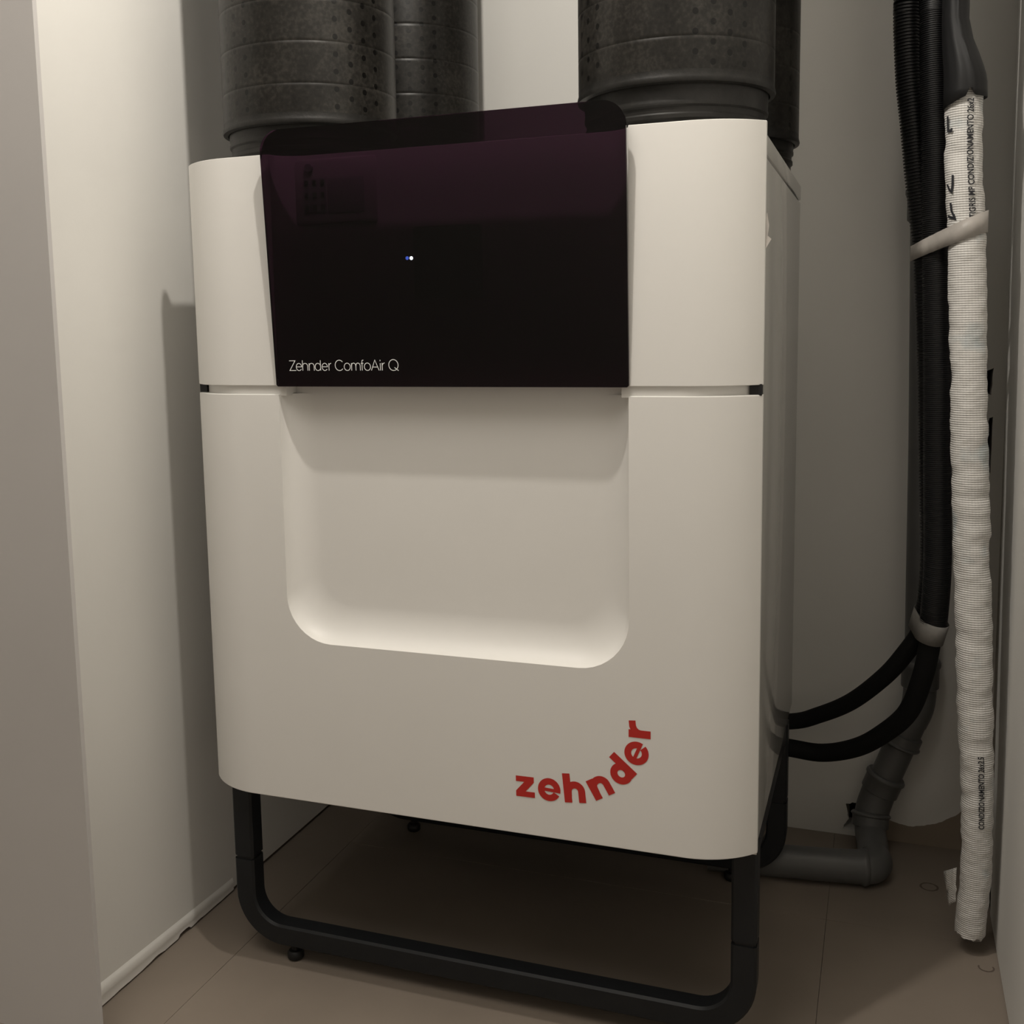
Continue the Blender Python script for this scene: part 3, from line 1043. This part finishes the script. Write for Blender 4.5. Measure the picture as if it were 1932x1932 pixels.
# handwritten marker strokes
def mark(pts, wd):
    v2, f2 = ribbon([Vector(p) for p in pts], wd)
    out = [on_pipe(a / 0.0230, z, 0.0018) for a, z in v2]
    obj('marker_stroke', rel(pipe, out), f2, ink_m, pipe)
def mk(x, z):
    c = axis_at(z)
    return (math.asin(max(-0.98, min(0.98, (x - c.x + 0.0015) / 0.0262))) * 0.0230, z)
mark([mk(0.9140, 1.139), mk(0.9145, 1.128), mk(0.9150, 1.120), mk(0.9185, 1.1195), mk(0.9195, 1.123)], 0.0032)
mark([mk(0.9222, 1.064), mk(0.9222, 1.052), mk(0.9215, 1.043), mk(0.9185, 1.046), mk(0.9160, 1.053)], 0.0030)
mark([mk(0.9205, 1.029), mk(0.9218, 1.019), mk(0.9255, 1.011)], 0.0030)
mark([mk(0.9180, 1.0125), mk(0.9215, 1.0105), mk(0.9260, 1.0085), mk(0.9245, 1.0140)], 0.0034)
# torn flap of sleeve near the foot
v, f = [], []
for i in range(9):
    z = 0.125 - 0.050 * i / 8
    for j in range(5):
        x = 0.9815 - 0.021 - 0.015 * (j / 4) * (1 - 0.5 * (i / 8)) + 0.002 * noise.noise(Vector((i * 0.7, j * 0.8, 2)))
        y = 0.384 - 0.005 + 0.006 * noise.noise(Vector((i * 0.5, j * 0.6, 5))) + 0.004 * j
        v.append((x, y, z - 0.004 * j + 0.003 * noise.noise(Vector((i, j, 8)))))
for i in range(8):
    for j in range(4):
        a = i * 5 + j
        f.append((a, a + 1, a + 6, a + 5))
fo = obj('torn_flap', rel(pipe, v), f, weave_m, pipe, None, 60)
fo.data.uv_layers.new(name='UVMap')
for lp in fo.data.loops:
    co = fo.data.vertices[lp.vertex_index].co
    fo.data.uv_layers[0].data[lp.index].uv = (co.x, co.z)
sd = fo.modifiers.new('thickness', 'SOLIDIFY')
sd.thickness = 0.0012

# black film pulled over the upper part of the white pipe
rows = []
NF = 40
def film_row(z, spread, cut=False):
    c = axis_at(z)
    row = []
    for k in range(NF):
        a = 2 * PI * k / NF
        s, co_ = math.sin(a), math.cos(a)
        wr_ = 0.0016 * noise.noise(Vector((s * 2.2, co_ * 2.2, z * 9)))
        g_ = min(1, max(0, (1.262 - z) / 0.085))
        g_ = g_ * g_ * (3 - 2 * g_)
        r0 = 0.0160 + (0.0252 - 0.0160) * g_
        c = Vector((0.9225 + (0.9365 - 0.9225) * g_, 0.386, z))
        rx = r0 + wr_ + (spread if s > 0 else spread * 0.15)
        ry = r0 + wr_ + 0.001
        # a long fold on the front face
        ry += 0.004 * math.exp(-((s - 0.35 + (z - 1.2) * 2.0) / 0.18) ** 2) * (1 if co_ > 0 else 0)
        row.append((c.x + rx * s, c.y - ry * co_, z))
    return row
fz = [CZ - 0.01, 2.1, 1.8, 1.55, 1.40, 1.34, 1.29, 1.26, 1.235, 1.215, 1.20, 1.19, 1.18, 1.17, 1.1625]
fs_ = [0, 0, 0, 0, 0, 0, 0, 0, 0, 0, 0, 0.0005, 0.001, 0.0015, 0.002]
V = []
for z, s in zip(fz, fs_):
    V += film_row(z, s)
nr = len(fz)
last = []
for k in range(NF):                       # slanted, notched hem
    x, y, z = V[(nr - 1) * NF + k]
    s = math.sin(2 * PI * k / NF)
    dz = -0.011 * max(0, -s) - 0.002 + (0.017 * math.exp(-((s - 0.20) / 0.09) ** 2))
    V[(nr - 1) * NF + k] = (x, y, z + dz)
F = []
for j in range(nr - 1):
    for k in range(NF):
        q = (k + 1) % NF
        F.append((j * NF + k, j * NF + q, (j + 1) * NF + q, (j + 1) * NF + k))
film = obj('plastic_film', V, F, film_m, None, None, 60)
sd = film.modifiers.new('thickness', 'SOLIDIFY')
sd.thickness = 0.0006
tag(film, 'black plastic film pulled over the top of the white pipe', 'plastic film')

# ------------------------------------------------------------------ tape
def wrap_band(path3, half_h, m, name, th=0.0006, wob=0.0008):
    """closed band: path3 of (x, y, z) points; strip height half_h*2 along its own up direction"""
    v, f = [], []
    n = len(path3)
    for i, p in enumerate(path3):
        p = Vector(p[:3])
        hh = half_h(i / n) if callable(half_h) else half_h
        wz = wob * noise.noise(Vector((i * 0.6, 4, 4)))
        v += [p + Vector((0, 0, hh + wz)), p + Vector((0, 0, -hh + wz))]
    for i in range(n):
        k = (i + 1) % n
        f.append((2 * i, 2 * i + 1, 2 * k + 1, 2 * k))
    o = obj(name, v, f, m, None, None, 60)
    s = o.modifiers.new('thickness', 'SOLIDIFY')
    s.thickness = th
    s.offset = 1
    return o

def hull(pts):
    pts = sorted(set(pts))
    def half(ps):
        h = []
        for p in ps:
            while len(h) >= 2 and (h[-1][0] - h[-2][0]) * (p[1] - h[-2][1]) - (h[-1][1] - h[-2][1]) * (p[0] - h[-2][0]) <= 0:
                h.pop()
            h.append(p)
        return h
    a, b = half(pts), half(pts[::-1])
    return a[:-1] + b[:-1]

def densify(pts, step=0.004):
    out = []
    for i in range(len(pts)):
        a, b = Vector(pts[i]), Vector(pts[(i + 1) % len(pts)])
        k = max(1, int((b - a).length / step))
        for j in range(k):
            out.append(tuple(a.lerp(b, j / k)))
    return out

def circ(cx, cy, r, n=36):
    return [(cx + r * math.cos(2 * PI * i / n), cy + r * math.sin(2 * PI * i / n)) for i in range(n)]

# strap that ties the two hoses to the white pipe; it climbs to the right
hz = 0.985
hl = densify(hull(circ(0.8972, 0.451, 0.0185) + circ(0.9098, 0.418, 0.0192) + circ(0.9440, 0.379, 0.0250)))
band = [(x, y, 0.972 + (x - 0.882) / 0.080 * 0.030) for x, y in hl]
st_ = wrap_band(band, lambda t: 0.0122, tape_m, 'tape_strap')
for vt in st_.data.vertices:               # narrower where it pinches round the hoses
    q = (vt.co.x - 0.882) / 0.090
    mid = 0.972 + (vt.co.x - 0.882) / 0.080 * 0.030
    vt.co.z = mid + (vt.co.z - mid) * (0.85 + 0.30 * q)
tag(st_, 'greyish adhesive tape strap tying the black hoses to the white pipe', 'tape')
# lower band around both hoses
n1, n2 = Vector((0.9130, 0.462, 0.4520)), Vector((0.9205, 0.429, 0.4460))
axis = (Vector((0.9168, 0.455, 0.47)) - Vector((0.905, 0.462, 0.42))).normalized()
q = axis.to_track_quat('Z', 'Y')
qi = q.inverted()
cc = (n1 + n2) / 2
la, lb = qi @ (n1 - cc), qi @ (n2 - cc)
hl = densify(hull(circ(la.x, la.y, 0.0190) + circ(lb.x, lb.y, 0.0190)))
v, f = [], []
for x, y in hl:
    for h in (0.0150, 0.0, -0.0150):
        v.append(cc + q @ Vector((x, y, h)))
n = len(hl)
for i in range(n):
    k = (i + 1) % n
    for j in range(2):
        f.append((3 * i + j, 3 * i + j + 1, 3 * k + j + 1, 3 * k + j))
tb = obj('tape_band', v, f, tape2_m, None, None, 60)
s = tb.modifiers.new('thickness', 'SOLIDIFY')
s.thickness = 0.0007
s.offset = 1
tag(tb, 'grey cloth tape band holding both hoses together above their bend', 'tape')
